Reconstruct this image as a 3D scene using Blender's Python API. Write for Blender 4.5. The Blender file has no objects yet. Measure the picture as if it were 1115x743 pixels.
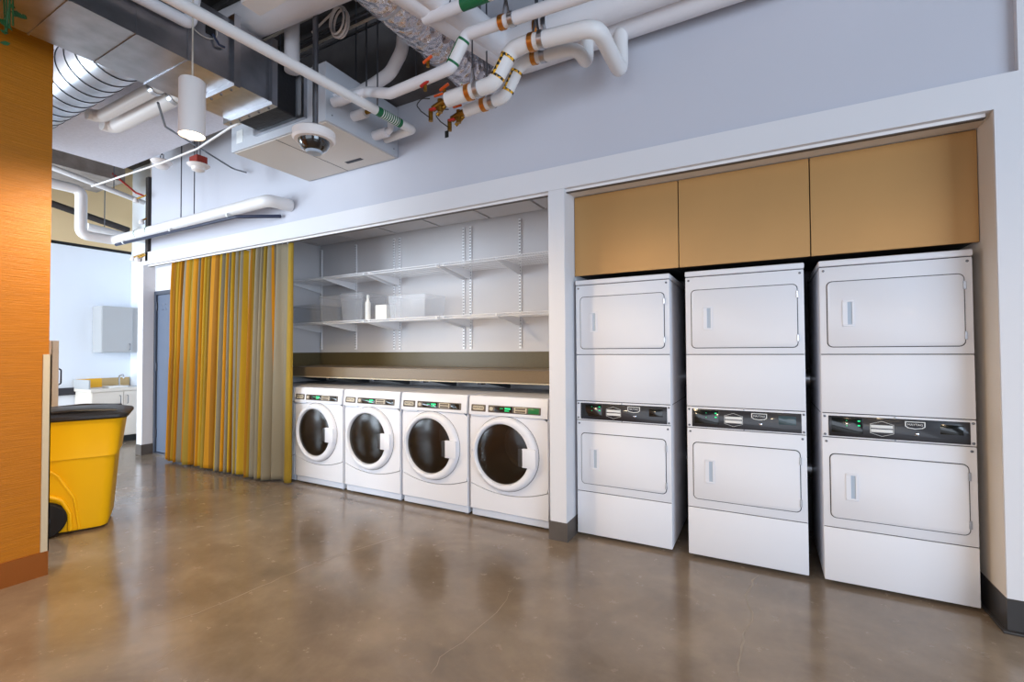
import bpy, bmesh, math, random
import numpy as np
from mathutils import Vector, Matrix
random.seed(7)
S = bpy.context.scene
COL = S.collection
PI = math.pi

# ------------------------------------------------------------------ camera
F, PITCH, YAW, ROLL = 504.96, 0.0204, 0.4949, 0.0057
CAM = np.array([0.3826, -3.1701, 1.3932])
CX, CY = 557.5, 371.5
def ray(px, py):
    x = (px-CX)/F; y = (py-CY)/F
    c, s = math.cos(ROLL), math.sin(ROLL); x, y = c*x-s*y, s*x+c*y
    X, Y, Z = x, 1.0, -y
    c, s = math.cos(PITCH), math.sin(PITCH); Y, Z = c*Y-s*Z, s*Y+c*Z
    c, s = math.cos(YAW), math.sin(YAW); X, Y = c*X-s*Y, s*X+c*Y
    return np.array([X, Y, Z])
def at(px, py, ax, v):
    """photo pixel -> point on the plane ax = v"""
    r = ray(px, py); i = 'XYZ'.index(ax)
    return Vector(CAM + r*((v-CAM[i])/r[i]))
def deep(px, py, d):
    """photo pixel -> point at distance d along the optical axis"""
    r = ray(px, py); return Vector(CAM + r*d)
cam_d = bpy.data.cameras.new('camera'); cam = bpy.data.objects.new('camera', cam_d); COL.objects.link(cam)
r0 = ray(CX+1, CY)-ray(CX, CY); u0 = ray(CX, CY-1)-ray(CX, CY); f0 = ray(CX, CY)
Rm = Matrix((Vector(r0).normalized(), Vector(u0).normalized(), -Vector(f0).normalized())).transposed()
cam.matrix_world = Matrix.Translation(Vector(CAM)) @ Rm.to_4x4()
cam_d.sensor_fit = 'HORIZONTAL'; cam_d.sensor_width = 36.0; cam_d.lens = F/1115*36.0
cam_d.clip_start = 0.05; cam_d.clip_end = 200
S.camera = cam

# ------------------------------------------------------------------ world, light, exposure
W = bpy.data.worlds.new('sky'); S.world = W; W.use_nodes = True
bgn = W.node_tree.nodes['Background']; bgn.inputs[0].default_value = (0.62, 0.78, 1.0, 1); bgn.inputs[1].default_value = 0.6
S.view_settings.view_transform = 'Standard'; S.view_settings.look = 'None'
S.view_settings.gamma = 1.0; S.view_settings.use_curve_mapping = False
S.view_settings.exposure = 0.15

def area(name, loc, tgt, sx, sy, power, col):
    d = bpy.data.lights.new(name, 'AREA'); d.shape = 'RECTANGLE'; d.size = sx; d.size_y = sy
    d.energy = power; d.color = col
    o = bpy.data.objects.new(name, d); COL.objects.link(o); o.location = loc
    o.rotation_euler = (Vector(tgt)-Vector(loc)).to_track_quat('-Z', 'Y').to_euler()
    return o
# daylight through the glazed right side of the room, the glazed front, and the windows of the room on the left
area('daylight_right', (5.8, -4.6, 2.0), (0, -1.6, 1.6), 4.6, 3.0, 330, (0.64, 0.80, 1.0))
area('daylight_behind', (-0.2, -8.6, 2.0), (-0.2, 0, 1.2), 6.5, 3.2, 140, (0.80, 0.88, 1.0))
area('daylight_left_room', (-6.8, -6.4, 2.0), (-8.6, 0, 1.6), 3.0, 3.0, 430, (0.74, 0.87, 1.0))
area('daylight_far_window', (-8.85, -4.2, 1.6), (-4.0, -1.3, .6), 2.2, 2.0, 170, (0.74, 0.87, 1.0))

# ------------------------------------------------------------------ materials
MATS = {}
def nodes(name):
    m = bpy.data.materials.new(name); m.use_nodes = True
    nt = m.node_tree; b = nt.nodes['Principled BSDF']
    MATS[name] = m
    return m, nt, b
def lin(c):
    return tuple((x/12.92 if x <= .04045 else ((x+.055)/1.055)**2.4) for x in [v/255 for v in c]) + (1,)
def mat(name, rgb, rough=.5, metal=0, bump=0, bscale=60, vary=0, vscale=6, emit=None, es=0, coat=0, trans=0, ior=1.45, stretch=(1,1,1), alpha=1):
    m, nt, b = nodes(name)
    L, N = nt.links, nt.nodes
    c = lin(rgb)
    b.inputs['Base Color'].default_value = c; b.inputs['Roughness'].default_value = rough
    b.inputs['Metallic'].default_value = metal; b.inputs['IOR'].default_value = ior
    b.inputs['Coat Weight'].default_value = coat; b.inputs['Transmission Weight'].default_value = trans
    b.inputs['Alpha'].default_value = alpha
    if emit: b.inputs['Emission Color'].default_value = lin(emit); b.inputs['Emission Strength'].default_value = es
    if vary or bump:
        tc = N.new('ShaderNodeTexCoord'); mp = N.new('ShaderNodeMapping'); mp.inputs['Scale'].default_value = stretch
        L.new(tc.outputs['Object'], mp.inputs['Vector'])
    if vary:
        n = N.new('ShaderNodeTexNoise'); n.inputs['Scale'].default_value = vscale; n.inputs['Detail'].default_value = 5
        L.new(mp.outputs[0], n.inputs['Vector'])
        r = N.new('ShaderNodeValToRGB'); r.color_ramp.elements[0].position = .3; r.color_ramp.elements[1].position = .7
        r.color_ramp.elements[0].color = tuple(x*(1-vary) for x in c[:3])+(1,)
        r.color_ramp.elements[1].color = tuple(min(1, x*(1+vary)) for x in c[:3])+(1,)
        L.new(n.outputs['Fac'], r.inputs[0]); L.new(r.outputs[0], b.inputs['Base Color'])
    if bump:
        n2 = N.new('ShaderNodeTexNoise'); n2.inputs['Scale'].default_value = bscale; n2.inputs['Detail'].default_value = 3
        L.new(mp.outputs[0], n2.inputs['Vector'])
        bp = N.new('ShaderNodeBump'); bp.inputs['Strength'].default_value = bump; bp.inputs['Distance'].default_value = .01
        L.new(n2.outputs['Fac'], bp.inputs['Height']); L.new(bp.outputs[0], b.inputs['Normal'])
    return m
mat('wall_grey', (196,196,204), .85, bump=.05, bscale=220)
mat('wall_white', (220,218,220), .8, bump=.04, bscale=220)
mat('wall_cream', (222,212,200), .8, bump=.04, bscale=220)
mat('alcove_wall', (206,203,204), .75, bump=.04, bscale=220)
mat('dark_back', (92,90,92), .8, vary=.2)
mat('far_wall', (236,242,250), .8, bump=.03)
mat('far_band', (232,204,158), .85)
mat('base_dark', (58,56,56), .4, vary=.1)
mat('base_brown', (88,80,74), .55, vary=.15)
mat('orange_wall', (176,106,0), .42, bump=.25, bscale=34, vary=.10, vscale=22, stretch=(1,.22,6))
mat('orange_base', (188,92,18), .35)
mat('copper_trim', (178,106,50), .3, metal=.7)
mat('steel', (190,190,194), .28, metal=1, vary=.06, vscale=14)
mat('champagne', (216,200,170), .35, metal=.35)
mat('galv', (176,178,184), .30, metal=1, vary=.18, vscale=7, bump=.05, bscale=9)
mat('galv_warm', (150,130,100), .38, metal=1, vary=.15, vscale=6)
mat('dark_steel', (70,70,76), .45, metal=.8)
mat('rod', (120,122,128), .4, metal=1)
mat('black', (18,18,20), .5)
mat('flex_black', (28,27,30), .65, bump=.5, bscale=30)
mat('enamel', (226,226,231), .42, coat=.08)
mat('enamel_side', (226,227,234), .35)
mat('seam', (60,60,66), .7)
mat('panel_black', (34,33,38), .3, coat=.3)
mat('washer_panel', (92,80,68), .35)
mat('label_tan', (196,184,160), .5)
mat('label_white', (222,222,220), .5)
mat('lcd', (14,18,17), .15, coat=.5)
mat('lcd_blue', (60,78,84), .15, coat=.5)
mat('led_green', (20,200,120), .4, emit=(40,255,150), es=.55)
mat('green_screen', (10,60,34), .3, emit=(20,230,110), es=.12)
mat('chrome', (205,206,210), .15, metal=1)
mat('gold', (182,138,84), .38, metal=.25, vary=.03, vscale=3)
mat('counter', (122,104,80), .38, vary=.12, vscale=120)
mat('splash', (94,82,54), .42, vary=.10, vscale=120)
mat('wire_white', (240,240,242), .4)
mat('pipe_white', (226,222,224), .55, bump=.15, bscale=26)
mat('pipe_smooth', (228,224,222), .45)
mat('insul_blue', (176,188,202), .5, bump=.1, bscale=20)
mat('label_green', (22,104,62), .5)
mat('brass', (150,112,48), .35, metal=1, vary=.25, vscale=30)
mat('valve_orange', (214,84,24), .45)
mat('valve_red', (176,36,24), .45)
mat('clamp_copper', (206,136,66), .3, metal=.9)
mat('gap_shade_dark', (96,92,92), .9, vary=.25, vscale=3, bump=.3, bscale=30)  # shade colour for the dark block on the upper wall
mat('concrete_beam', (150,140,132), .9, vary=.25, vscale=5, bump=.4, bscale=24)
mat('deck', (70,66,64), .8, vary=.2)
mat('cloud', (212,210,218), .9, bump=.25, bscale=70, vary=.05, vscale=30)
mat('grey_blue', (186,188,194), .5)
mat('unit_warm_bounce', (206,196,186), .5)  # warm floor bounce put into the colour of the unit's underside
mat('door_grey', (96,106,124), .45)
mat('door_frame', (70,76,88), .45)
mat('yellow_plastic', (246,190,2), .38)
mat('black_plastic', (34,30,28), .42, bump=.1, bscale=40)
mat('rubber', (16,16,17), .7)
mat('laminate', (222,212,200), .5)
mat('laminate_grey', (180,180,180), .5)
mat('laminate_pink', (228,208,190), .5)
mat('yellow_splash', (246,184,40), .5)
mat('tan_splash', (196,168,120), .5)
mat('leaf', (24,70,26), .5, vary=.3, vscale=9)
mat('red_cable', (160,30,24), .5)
mat('red_box', (150,48,34), .55)
mat('wire_tan', (200,190,176), .5)
mat('cable_dark', (50,44,42), .6)
mat('lamp_white', (236,228,224), .4)
mat('lamp_glow', (255,240,214), .5, emit=(255,226,184), es=14)
mat('dome_dark', (24,24,26), .08, coat=1)
mat('paper', (236,234,230), .6)
mat('washer_glass', (30,22,14), .06, coat=.6)
mat('drum', (120,112,104), .3, metal=1)
mat('plinth', (206,212,224), .4)
mat('mirror_blue', (38,46,70), .35)

def glassy(name, rgb, a):
    m, nt, b = nodes(name); N, L = nt.nodes, nt.links
    t = N.new('ShaderNodeBsdfTransparent'); t.inputs[0].default_value = (1,1,1,1)
    g = N.new('ShaderNodeMixShader'); g.inputs[0].default_value = a
    b.inputs['Base Color'].default_value = lin(rgb); b.inputs['Roughness'].default_value = .2
    L.new(t.outputs[0], g.inputs[1]); L.new(b.outputs[0], g.inputs[2])
    L.new(g.outputs[0], N['Material Output'].inputs['Surface'])
glassy('clear_plastic', (226,230,238), .15)
glassy('smoked_glass', (34,24,14), .72)
glassy('window_glass', (225,235,240), .06)

def foil():
    m, nt, b = nodes('foil'); N, L = nt.nodes, nt.links
    b.inputs['Base Color'].default_value = lin((226,220,222)); b.inputs['Metallic'].default_value = 1; b.inputs['Roughness'].default_value = .22
    tc = N.new('ShaderNodeTexCoord'); v = N.new('ShaderNodeTexVoronoi'); v.inputs['Scale'].default_value = 20
    n = N.new('ShaderNodeTexNoise'); n.inputs['Scale'].default_value = 9; n.inputs['Detail'].default_value = 8; n.inputs['Distortion'].default_value = 2
    L.new(tc.outputs['Object'], v.inputs['Vector']); L.new(tc.outputs['Object'], n.inputs['Vector'])
    a = N.new('ShaderNodeMath'); a.operation = 'ADD'; L.new(v.outputs['Distance'], a.inputs[0]); L.new(n.outputs['Fac'], a.inputs[1])
    bp = N.new('ShaderNodeBump'); bp.inputs['Strength'].default_value = .85; bp.inputs['Distance'].default_value = .03
    L.new(a.outputs[0], bp.inputs['Height']); L.new(bp.outputs[0], b.inputs['Normal'])
foil()

def floor_mat():
    m, nt, b = nodes('polished_concrete'); N, L = nt.nodes, nt.links
    tc = N.new('ShaderNodeTexCoord')
    def noise(scale, detail, rough=.55, dist=0, st=None):
        n = N.new('ShaderNodeTexNoise'); n.inputs['Scale'].default_value = scale; n.inputs['Detail'].default_value = detail
        n.inputs['Roughness'].default_value = rough; n.inputs['Distortion'].default_value = dist
        if st:
            mp = N.new('ShaderNodeMapping'); mp.inputs['Scale'].default_value = st; mp.inputs['Rotation'].default_value = (0,0,.5)
            L.new(tc.outputs['Object'], mp.inputs['Vector']); L.new(mp.outputs[0], n.inputs['Vector'])
        else: L.new(tc.outputs['Object'], n.inputs['Vector'])
        return n
    n1 = noise(1.1, 8, .62, .6); n2 = noise(9, 8, .7); n3 = noise(2.4, 5, .5, .5, (1, 1.4, 1)); n4 = noise(70, 3)
    r = N.new('ShaderNodeValToRGB'); e = r.color_ramp.elements
    e[0].position = .30; e[0].color = lin((92,81,69)); e[1].position = .72; e[1].color = lin((163,146,126))
    mid = r.color_ramp.elements.new(.5); mid.color = lin((130,114,97))
    mx = N.new('ShaderNodeMix'); mx.data_type = 'FLOAT'; mx.inputs[0].default_value = .38
    L.new(n1.outputs['Fac'], mx.inputs[2]); L.new(n3.outputs['Fac'], mx.inputs[3]); 
    mx2 = N.new('ShaderNodeMix'); mx2.data_type = 'FLOAT'; mx2.inputs[0].default_value = .16
    L.new(mx.outputs[0], mx2.inputs[2]); L.new(n2.outputs['Fac'], mx2.inputs[3]); L.new(mx2.outputs[0], r.inputs[0])
    # small pale flecks in the concrete
    fl = N.new('ShaderNodeValToRGB'); fl.color_ramp.elements[0].position = .69; fl.color_ramp.elements[1].position = .90
    fl.color_ramp.elements[1].color = (.55, .55, .55, 1); n5 = noise(13, 5, .6, .8, (1, 2.2, 1)); L.new(n5.outputs['Fac'], fl.inputs[0])
    c1 = N.new('ShaderNodeMix'); c1.data_type = 'RGBA'; c1.inputs[7].default_value = lin((160,148,132))
    L.new(fl.outputs[0], c1.inputs[0]); L.new(r.outputs[0], c1.inputs[6])
    # hairline cracks
    vo = N.new('ShaderNodeTexVoronoi'); vo.feature = 'DISTANCE_TO_EDGE'; vo.inputs['Scale'].default_value = .34
    vm = N.new('ShaderNodeVectorMath'); vm.operation = 'MULTIPLY_ADD'; vm.inputs[1].default_value = (.35,.35,.35)
    n6 = noise(2.2, 5, .6); L.new(n6.outputs['Color'], vm.inputs[0]); L.new(tc.outputs['Object'], vm.inputs[2]); L.new(vm.outputs[0], vo.inputs['Vector'])
    cr = N.new('ShaderNodeMapRange'); cr.inputs[1].default_value = 0; cr.inputs[2].default_value = .006; cr.inputs[3].default_value = .08; cr.inputs[4].default_value = 0
    L.new(vo.outputs['Distance'], cr.inputs[0])
    c2 = N.new('ShaderNodeMix'); c2.data_type = 'RGBA'; c2.inputs[7].default_value = lin((160,148,132))
    L.new(cr.outputs[0], c2.inputs[0]); L.new(c1.outputs[2], c2.inputs[6])
    L.new(c2.outputs[2], b.inputs['Base Color'])
    rr = N.new('ShaderNodeMapRange'); rr.inputs[1].default_value = .3; rr.inputs[2].default_value = .7; rr.inputs[3].default_value = .15; rr.inputs[4].default_value = .30
    L.new(n2.outputs['Fac'], rr.inputs[0]); L.new(rr.outputs[0], b.inputs['Roughness'])
    b.inputs['Specular IOR Level'].default_value = .6; b.inputs['Coat Weight'].default_value = .35; b.inputs['Coat Roughness'].default_value = .11
    bp = N.new('ShaderNodeBump'); bp.inputs['Strength'].default_value = .03; bp.inputs['Distance'].default_value = .01
    L.new(n4.outputs['Fac'], bp.inputs['Height']); L.new(bp.outputs[0], b.inputs['Normal'])
floor_mat()

def band_mat(name, c1, c2, scale, axis):
    """printed bands (label tape): stripes of c2 on c1 along a generated axis"""
    m, nt, b = nodes(name); N, L = nt.nodes, nt.links
    tc = N.new('ShaderNodeTexCoord'); w = N.new('ShaderNodeTexChecker'); w.inputs['Scale'].default_value = scale
    w.inputs['Color1'].default_value = lin(c1); w.inputs['Color2'].default_value = lin(c2)
    L.new(tc.outputs['Object'], w.inputs['Vector']); L.new(w.outputs[0], b.inputs['Base Color']); b.inputs['Roughness'].default_value = .5
band_mat('tape_yellow', (238,176,20), (30,24,16), 46, 0)

def curtain_mat():
    m, nt, b = nodes('curtain_cloth'); N, L = nt.nodes, nt.links
    a = N.new('ShaderNodeVertexColor'); a.layer_name = 'dye'
    tc = N.new('ShaderNodeTexCoord'); n = N.new('ShaderNodeTexNoise'); n.inputs['Scale'].default_value = 160; n.inputs['Detail'].default_value = 2
    L.new(tc.outputs['Object'], n.inputs['Vector'])
    bp = N.new('ShaderNodeBump'); bp.inputs['Strength'].default_value = .15; bp.inputs['Distance'].default_value = .004
    L.new(n.outputs['Fac'], bp.inputs['Height']); L.new(bp.outputs[0], b.inputs['Normal'])
    L.new(a.outputs[0], b.inputs['Base Color']); b.inputs['Roughness'].default_value = .75; b.inputs['Specular IOR Level'].default_value = .2
curtain_mat()

# ------------------------------------------------------------------ geometry helpers
class MB:
    def __init__(s): s.bm = bmesh.new()
    def box(s, x0, x1, y0, y1, z0, z1, bev=0, seg=2):
        t = bmesh.new()
        bmesh.ops.create_cube(t, size=1)
        for v in t.verts:
            v.co = Vector(((x0+x1)/2+v.co.x*(x1-x0), (y0+y1)/2+v.co.y*(y1-y0), (z0+z1)/2+v.co.z*(z1-z0)))
        if bev: bmesh.ops.bevel(t, geom=list(t.edges), offset=bev, segments=seg, profile=.5, affect='EDGES')
        return s.join(t)
    def join(s, t, M=None):
        if M is not None: bmesh.ops.transform(t, matrix=M, verts=list(t.verts))
        vm = {v: s.bm.verts.new(v.co) for v in t.verts}
        for f in t.faces:
            try: s.bm.faces.new([vm[v] for v in f.verts])
            except ValueError: pass
        t.free(); return s
    def quad(s, *pts):
        s.bm.faces.new([s.bm.verts.new(p) for p in pts]); return s
    def prism(s, pts, d):
        """polygon (list of 3D points) extruded by vector d"""
        d = Vector(d); a = [s.bm.verts.new(Vector(p)) for p in pts]; b = [s.bm.verts.new(Vector(p)+d) for p in pts]
        n = len(a); s.bm.faces.new(a[::-1]); s.bm.faces.new(b)
        for i in range(n): s.bm.faces.new((a[i], a[(i+1) % n], b[(i+1) % n], b[i]))
        return s
    def tube(s, pts, r, n=14, fillet=0, cap=True, closed=False):
        pts = [Vector(p) for p in pts]
        if fillet: pts = round_path(pts, fillet)
        m = len(pts); rings = []
        up = None
        for i, p in enumerate(pts):
            if closed: t = pts[(i+1) % m]-pts[i-1]
            elif i == 0: t = pts[1]-pts[0]
            elif i == m-1: t = pts[-1]-pts[-2]
            else: t = (pts[i+1]-p).normalized()+(p-pts[i-1]).normalized()
            t = t.normalized()
            if up is None:
                up = Vector((0,0,1)) if abs(t.z) < .9 else Vector((1,0,0))
            x = (up-t*up.dot(t)).normalized(); y = t.cross(x); up = x
            rr = r[i] if isinstance(r, (list, tuple)) else r
            rings.append([s.bm.verts.new(p+x*math.cos(2*PI*k/n)*rr+y*math.sin(2*PI*k/n)*rr) for k in range(n)])
        for i in range(m if closed else m-1):
            A, B = rings[i], rings[(i+1) % m]
            for k in range(n): s.bm.faces.new((A[k], A[(k+1) % n], B[(k+1) % n], B[k]))
        if cap and not closed: s.bm.faces.new(rings[0][::-1]); s.bm.faces.new(rings[-1])
        return s
    def lathe(s, prof, n=32, M=None, capa=True, capb=True):
        """profile [(r,z)] about z, then matrix"""
        t = bmesh.new(); rings = []
        for r, z in prof:
            rings.append([t.verts.new((r*math.cos(2*PI*k/n), r*math.sin(2*PI*k/n), z)) for k in range(n)])
        for A, B in zip(rings, rings[1:]):
            for k in range(n): t.faces.new((A[k], A[(k+1) % n], B[(k+1) % n], B[k]))
        if capa: t.faces.new(rings[0][::-1])
        if capb: t.faces.new(rings[-1])
        return s.join(t, M)
    def build(s, name, m, parent=None, smooth=True, loc=None):
        bmesh.ops.recalc_face_normals(s.bm, faces=list(s.bm.faces))
        me = bpy.data.meshes.new(name); s.bm.to_mesh(me); s.bm.free()
        if smooth:
            for p in me.polygons: p.use_smooth = True
            me.set_sharp_from_angle(angle=math.radians(38))
        me.materials.append(MATS[m])
        o = bpy.data.objects.new(name, me); COL.objects.link(o)
        if parent: o.parent = parent
        if loc: o.location = loc
        return o
def round_path(pts, r, seg=6):
    out = [pts[0]]
    for i in range(1, len(pts)-1):
        p = pts[i]; a = pts[i-1]-p; b = pts[i+1]-p
        la, lb = a.length, b.length
        a, b = a.normalized(), b.normalized()
        ang = a.angle(b)
        if ang > PI-.02: out.append(p); continue
        d = min(r/math.tan(ang/2), la*.48, lb*.48)
        p0, p2 = p+a*d, p+b*d
        for k in range(seg+1):
            t = k/seg; out.append(p0*(1-t)**2+p*2*t*(1-t)+p2*t*t)
    out.append(pts[-1]); return out
def tag(o, label, cat, group=None):
    o['label'] = label; o['category'] = cat
    if group: o['group'] = group
    return o
def thing(name, label, cat, loc=(0,0,0), group=None, rz=0):
    o = bpy.data.objects.new(name, None); COL.objects.link(o); o.location = loc; o.rotation_euler = (0,0,rz)
    o.empty_display_size = .1
    return tag(o, label, cat, group)
def struct(o, label=None):
    o['kind'] = 'structure'
    if label: o['label'] = label
    return o
def bx(name, m, x0, x1, y0, y1, z0, z1, parent=None, bev=0, seg=2):
    return MB().box(x0, x1, y0, y1, z0, z1, bev, seg).build(name, m, parent)
def ctree(o, parent=None):
    c = o.copy(); COL.objects.link(c); c.parent = parent
    for ch in list(o.children): ctree(ch, c)
    return c
def text_mesh(name, txt, size, m, parent, M, ext=.0006):
    cu = bpy.data.curves.new(name, 'FONT'); cu.body = txt; cu.size = size; cu.align_x = 'CENTER'; cu.align_y = 'CENTER'; cu.extrude = ext
    tmp = bpy.data.objects.new(name+'_t', cu); COL.objects.link(tmp)
    me = bpy.data.meshes.new_from_object(tmp.evaluated_get(bpy.context.evaluated_depsgraph_get()))
    bpy.data.objects.remove(tmp); bpy.data.curves.remove(cu)
    me.transform(M); me.materials.clear(); me.materials.append(MATS[m])
    o = bpy.data.objects.new(name, me); COL.objects.link(o); o.parent = parent
    return o
FRONT = Matrix.Rotation(PI/2, 4, 'X')      # text in XY -> stands in XZ, facing -Y

# ================================================================== the setting
HB, HT, CEIL = 2.587, 2.7586, 4.5
YB = 1.05                                   # back of the alcoves
fl = MB(); fl.box(-12, 7, -9.6, 1.4, -.1, 0); flo = struct(fl.build('floor', 'polished_concrete'), 'polished brown-grey concrete floor')
mat('crack_pale', (154,141,125), .4)
def crack(pix, w, jit, seed):
    rc = random.Random(seed); pts = [at(x, y, 'Z', 0) for x, y in pix]; m = MB(); line = []
    for a, b in zip(pts, pts[1:]):
        n = max(3, int((b-a).length/.06))
        for k in range(n): line.append(a.lerp(b, k/n)+Vector((rc.uniform(-jit, jit), rc.uniform(-jit, jit), 0)))
    line.append(pts[-1]); prev = None
    for i, p in enumerate(line):
        t_ = (line[min(i+1, len(line)-1)]-line[max(i-1, 0)]).normalized(); n_ = Vector((-t_.y, t_.x, 0))*w*rc.uniform(.15, .5)*(.25 if i in (0, len(line)-1) else 1)
        cur = (m.bm.verts.new(p+n_+Vector((0, 0, .0004))), m.bm.verts.new(p-n_+Vector((0, 0, .0004))))
        if prev: m.bm.faces.new((prev[0], cur[0], cur[1], prev[1]))
        prev = cur
    m.build('crack', 'crack_pale', flo, False)
crack([(156, 685), (215, 668), (270, 645), (330, 619), (390, 598), (435, 584)], .008, .006, 1)
crack([(824, 627), (811, 648), (818, 668), (812, 690), (806, 715), (805, 738)], .010, .012, 2)
crack([(470, 735), (480, 718), (512, 690), (540, 668), (560, 640)], .004, .012, 3)
crack([(170, 722), (195, 704)], .004, .003, 4)
crack([(235, 570), (290, 552), (318, 544)], .006, .006, 5)
cl = bx('ceiling', 'deck', -12, 7, -9.6, 1.4, CEIL, CEIL+.1); struct(cl, 'dark exposed ceiling deck')
for i in range(16):                          # ribs of the steel deck running along the wall
    y = -3.2+i*.215
    bx('deck_rib', 'deck', -9, 6, y, y+.09, CEIL-.05, CEIL, cl)
struct(bx('wall_back', 'wall_grey', -6.93, 1.511, .035, .2, HT, CEIL), 'grey upper wall above the laundry alcove')
struct(bx('wall_bulkhead', 'wall_white', 1.511, 4.6, 0, .2, HT, CEIL), 'upper wall strip at the far right')
struct(bx('trim_1', 'wall_white', -7.24, 4.6, 0, .1, HB, HT), 'long white header over the laundry alcove')
struct(bx('wall_pier_right', 'wall_white', 1.42, 4.6, 0, 1.2, 0, HB), 'white wall end right of the dryers')
struct(bx('wall_pier_middle', 'wall_white', -1.016, -.885, 0, YB, 0, HB, bev=.003, seg=1), 'white pier between the washers and dryers')
struct(bx('wall_column_left', 'wall_white', -7.19, -7.05, 0, .3, 0, HB), 'white column left of the grey door')
struct(MB().box(-1.024, -.877, -.008, .6, 0, .135).build('baseboard_middle', 'base_brown'), 'brown base on the middle pier')
struct(MB().box(1.412, 4.6, -.008, .9, .012, .165, .004, 1).box(1.396, 4.6, -.024, .9, 0, .014, .005, 2).build('baseboard_right', 'base_dark'), 'black rubber base at the right wall end')
struct(MB().box(-7.197, -7.043, -.008, .14, 0, .14).build('baseboard_left', 'base_brown'), 'brown base on the left column')
# washer alcove
struct(bx('wall_alcove_back', 'alcove_wall', -4.8, -1.016, YB, YB+.1, 0, 2.83), 'white back wall behind the shelves')
struct(bx('wall_alcove_left', 'alcove_wall', -4.9, -4.8, .16, YB+.1, 0, 2.83), 'left side wall of the washer alcove')
at_ = struct(bx('wall_alcove_top', 'black', -4.9, -1.016, .1, YB, 2.815, 2.83), 'dark backing above the alcove ceiling panels')
jx = [-4.8, -4.71, -4.08, -3.43, -2.79, -2.13, -1.50, -1.016]
for a, b in zip(jx, jx[1:]):
    bx('ceiling_panel', 'alcove_wall', a+.014, b-.014, .1, YB-.035, 2.795, 2.815, at_)
struct(bx('trim_2', 'splash', -4.8, -1.016, YB-.012, YB, 1.2, 1.381), 'olive brown splash strip above the counter')
struct(bx('trim_3', 'splash', -4.8, -4.788, .42, YB-.012, 1.2, 1.381), 'olive brown side splash above the counter')
# dryer alcove
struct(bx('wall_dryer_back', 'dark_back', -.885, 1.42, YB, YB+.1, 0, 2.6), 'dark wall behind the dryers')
struct(bx('trim_4', 'wall_cream', -.885, 1.42, .1, YB, 2.576, 2.6), 'cream soffit above the golden cabinets')
struct(bx('trim_5', 'wall_cream', 1.4185, 1.4199, .012, YB, .165, HB), 'cream reveal right of the dryers')
# door wall behind the curtain
dw = MB().box(-6.1, -4.8, .14, .24, 0, HB).box(-7.05, -6.1, .14, .24, 2.24, HB)
struct(dw.build('wall_door', 'wall_white'), 'white wall around the grey door')
dr = bpy.data.objects.new('door_1', None); COL.objects.link(dr); dr.location = (-7.05, .14, 0); struct(dr, 'blue-grey steel door beside the curtain')
MB().box(0, .05, -.01, .1, 0, 2.24).box(.9, .95, -.01, .1, 0, 2.24).box(.05, .9, -.01, .1, 2.19, 2.24).build('door_frame', 'door_frame', dr)
bx('door_leaf', 'door_grey', .054, .896, .012, .056, .03, 2.186, dr)
bx('threshold', 'steel', .04, .91, -.03, .09, 0, .022, dr)
for z in (.28, 1.2, 2.03): MB().tube([(.05, .004, z-.055), (.05, .004, z+.055)], .011, 10).build('hinge', 'dark_steel', dr)
for z in (1.98, 2.05): 
    for x in (.20, .27): MB().lathe([(.008, 0), (.008, .004)], 10, Matrix.Translation((x, .012, z)) @ FRONT).build('bolt', 'chrome', dr)
# far room on the left
struct(MB().box(-9.1, -9.0, -3.0, .76, 0, 3.05).box(-9.1, -9.0, -8, -5.4, 0, 3.05).box(-9.1, -9.0, -5.4, -3.0, 0, .4).box(-9.1, -9.0, -5.4, -3.0, 2.7, 3.05).build('wall_far', 'far_wall'), 'bright white wall of the far room')
struct(bx('trim_6', 'black', -9.1, -9.01, -8, .66, 3.05, 3.10), 'dark shadow line above the bright wall')
struct(bx('wall_far_band', 'far_band', -9.1, -8.99, -8, .66, 3.10, CEIL), 'beige band high on the far wall')
struct(bx('wall_far_back', 'far_wall', -9.0, -7.19, .66, .76, 0, CEIL), 'short return wall behind the sink cabinet')
struct(bx('trim_7', 'dark_steel', -8.999, -8.955, -2.9, .10, .75, .86), 'grey bumper rail on the far wall')
struct(bx('wall_soffit', 'cloud', -6.63, -3.8, -4.5, -.40, 3.70, 3.82), 'white textured ceiling raft')
struct(bx('wall_beam', 'concrete_beam', -8.6, -7.7, -5, .04, 3.86, CEIL), 'rough concrete beam in the far room')
struct(bx('wall_gap_shade', 'gap_shade_dark', -3.75, -1.62, -.09, .034, 3.63, CEIL), 'added dark block for the shade along the top of the wall')  # made-up dark block standing in for shade in the ceiling gap
struct(bx('wall_far_column', 'concrete_beam', -6.98, -6.93, .04, .3, HT, CEIL))
# orange wall
struct(bx('wall_left', 'orange_wall', -3.75, -3.6, -9.5, -1.975, .15, CEIL), 'orange wood-grain wall at the left edge')
struct(bx('baseboard_orange', 'copper_trim', -3.758, -3.592, -9.5, -1.968, 0, .15), 'copper base under the orange wall')
cg = MB().box(-3.600, -3.592, -2.004, -1.966, .15, 1.385).box(-3.76, -3.592, -1.972, -1.966, .15, 1.385)
struct(cg.build('trim_8', 'champagne'), 'steel corner guard on the orange wall end')
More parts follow.
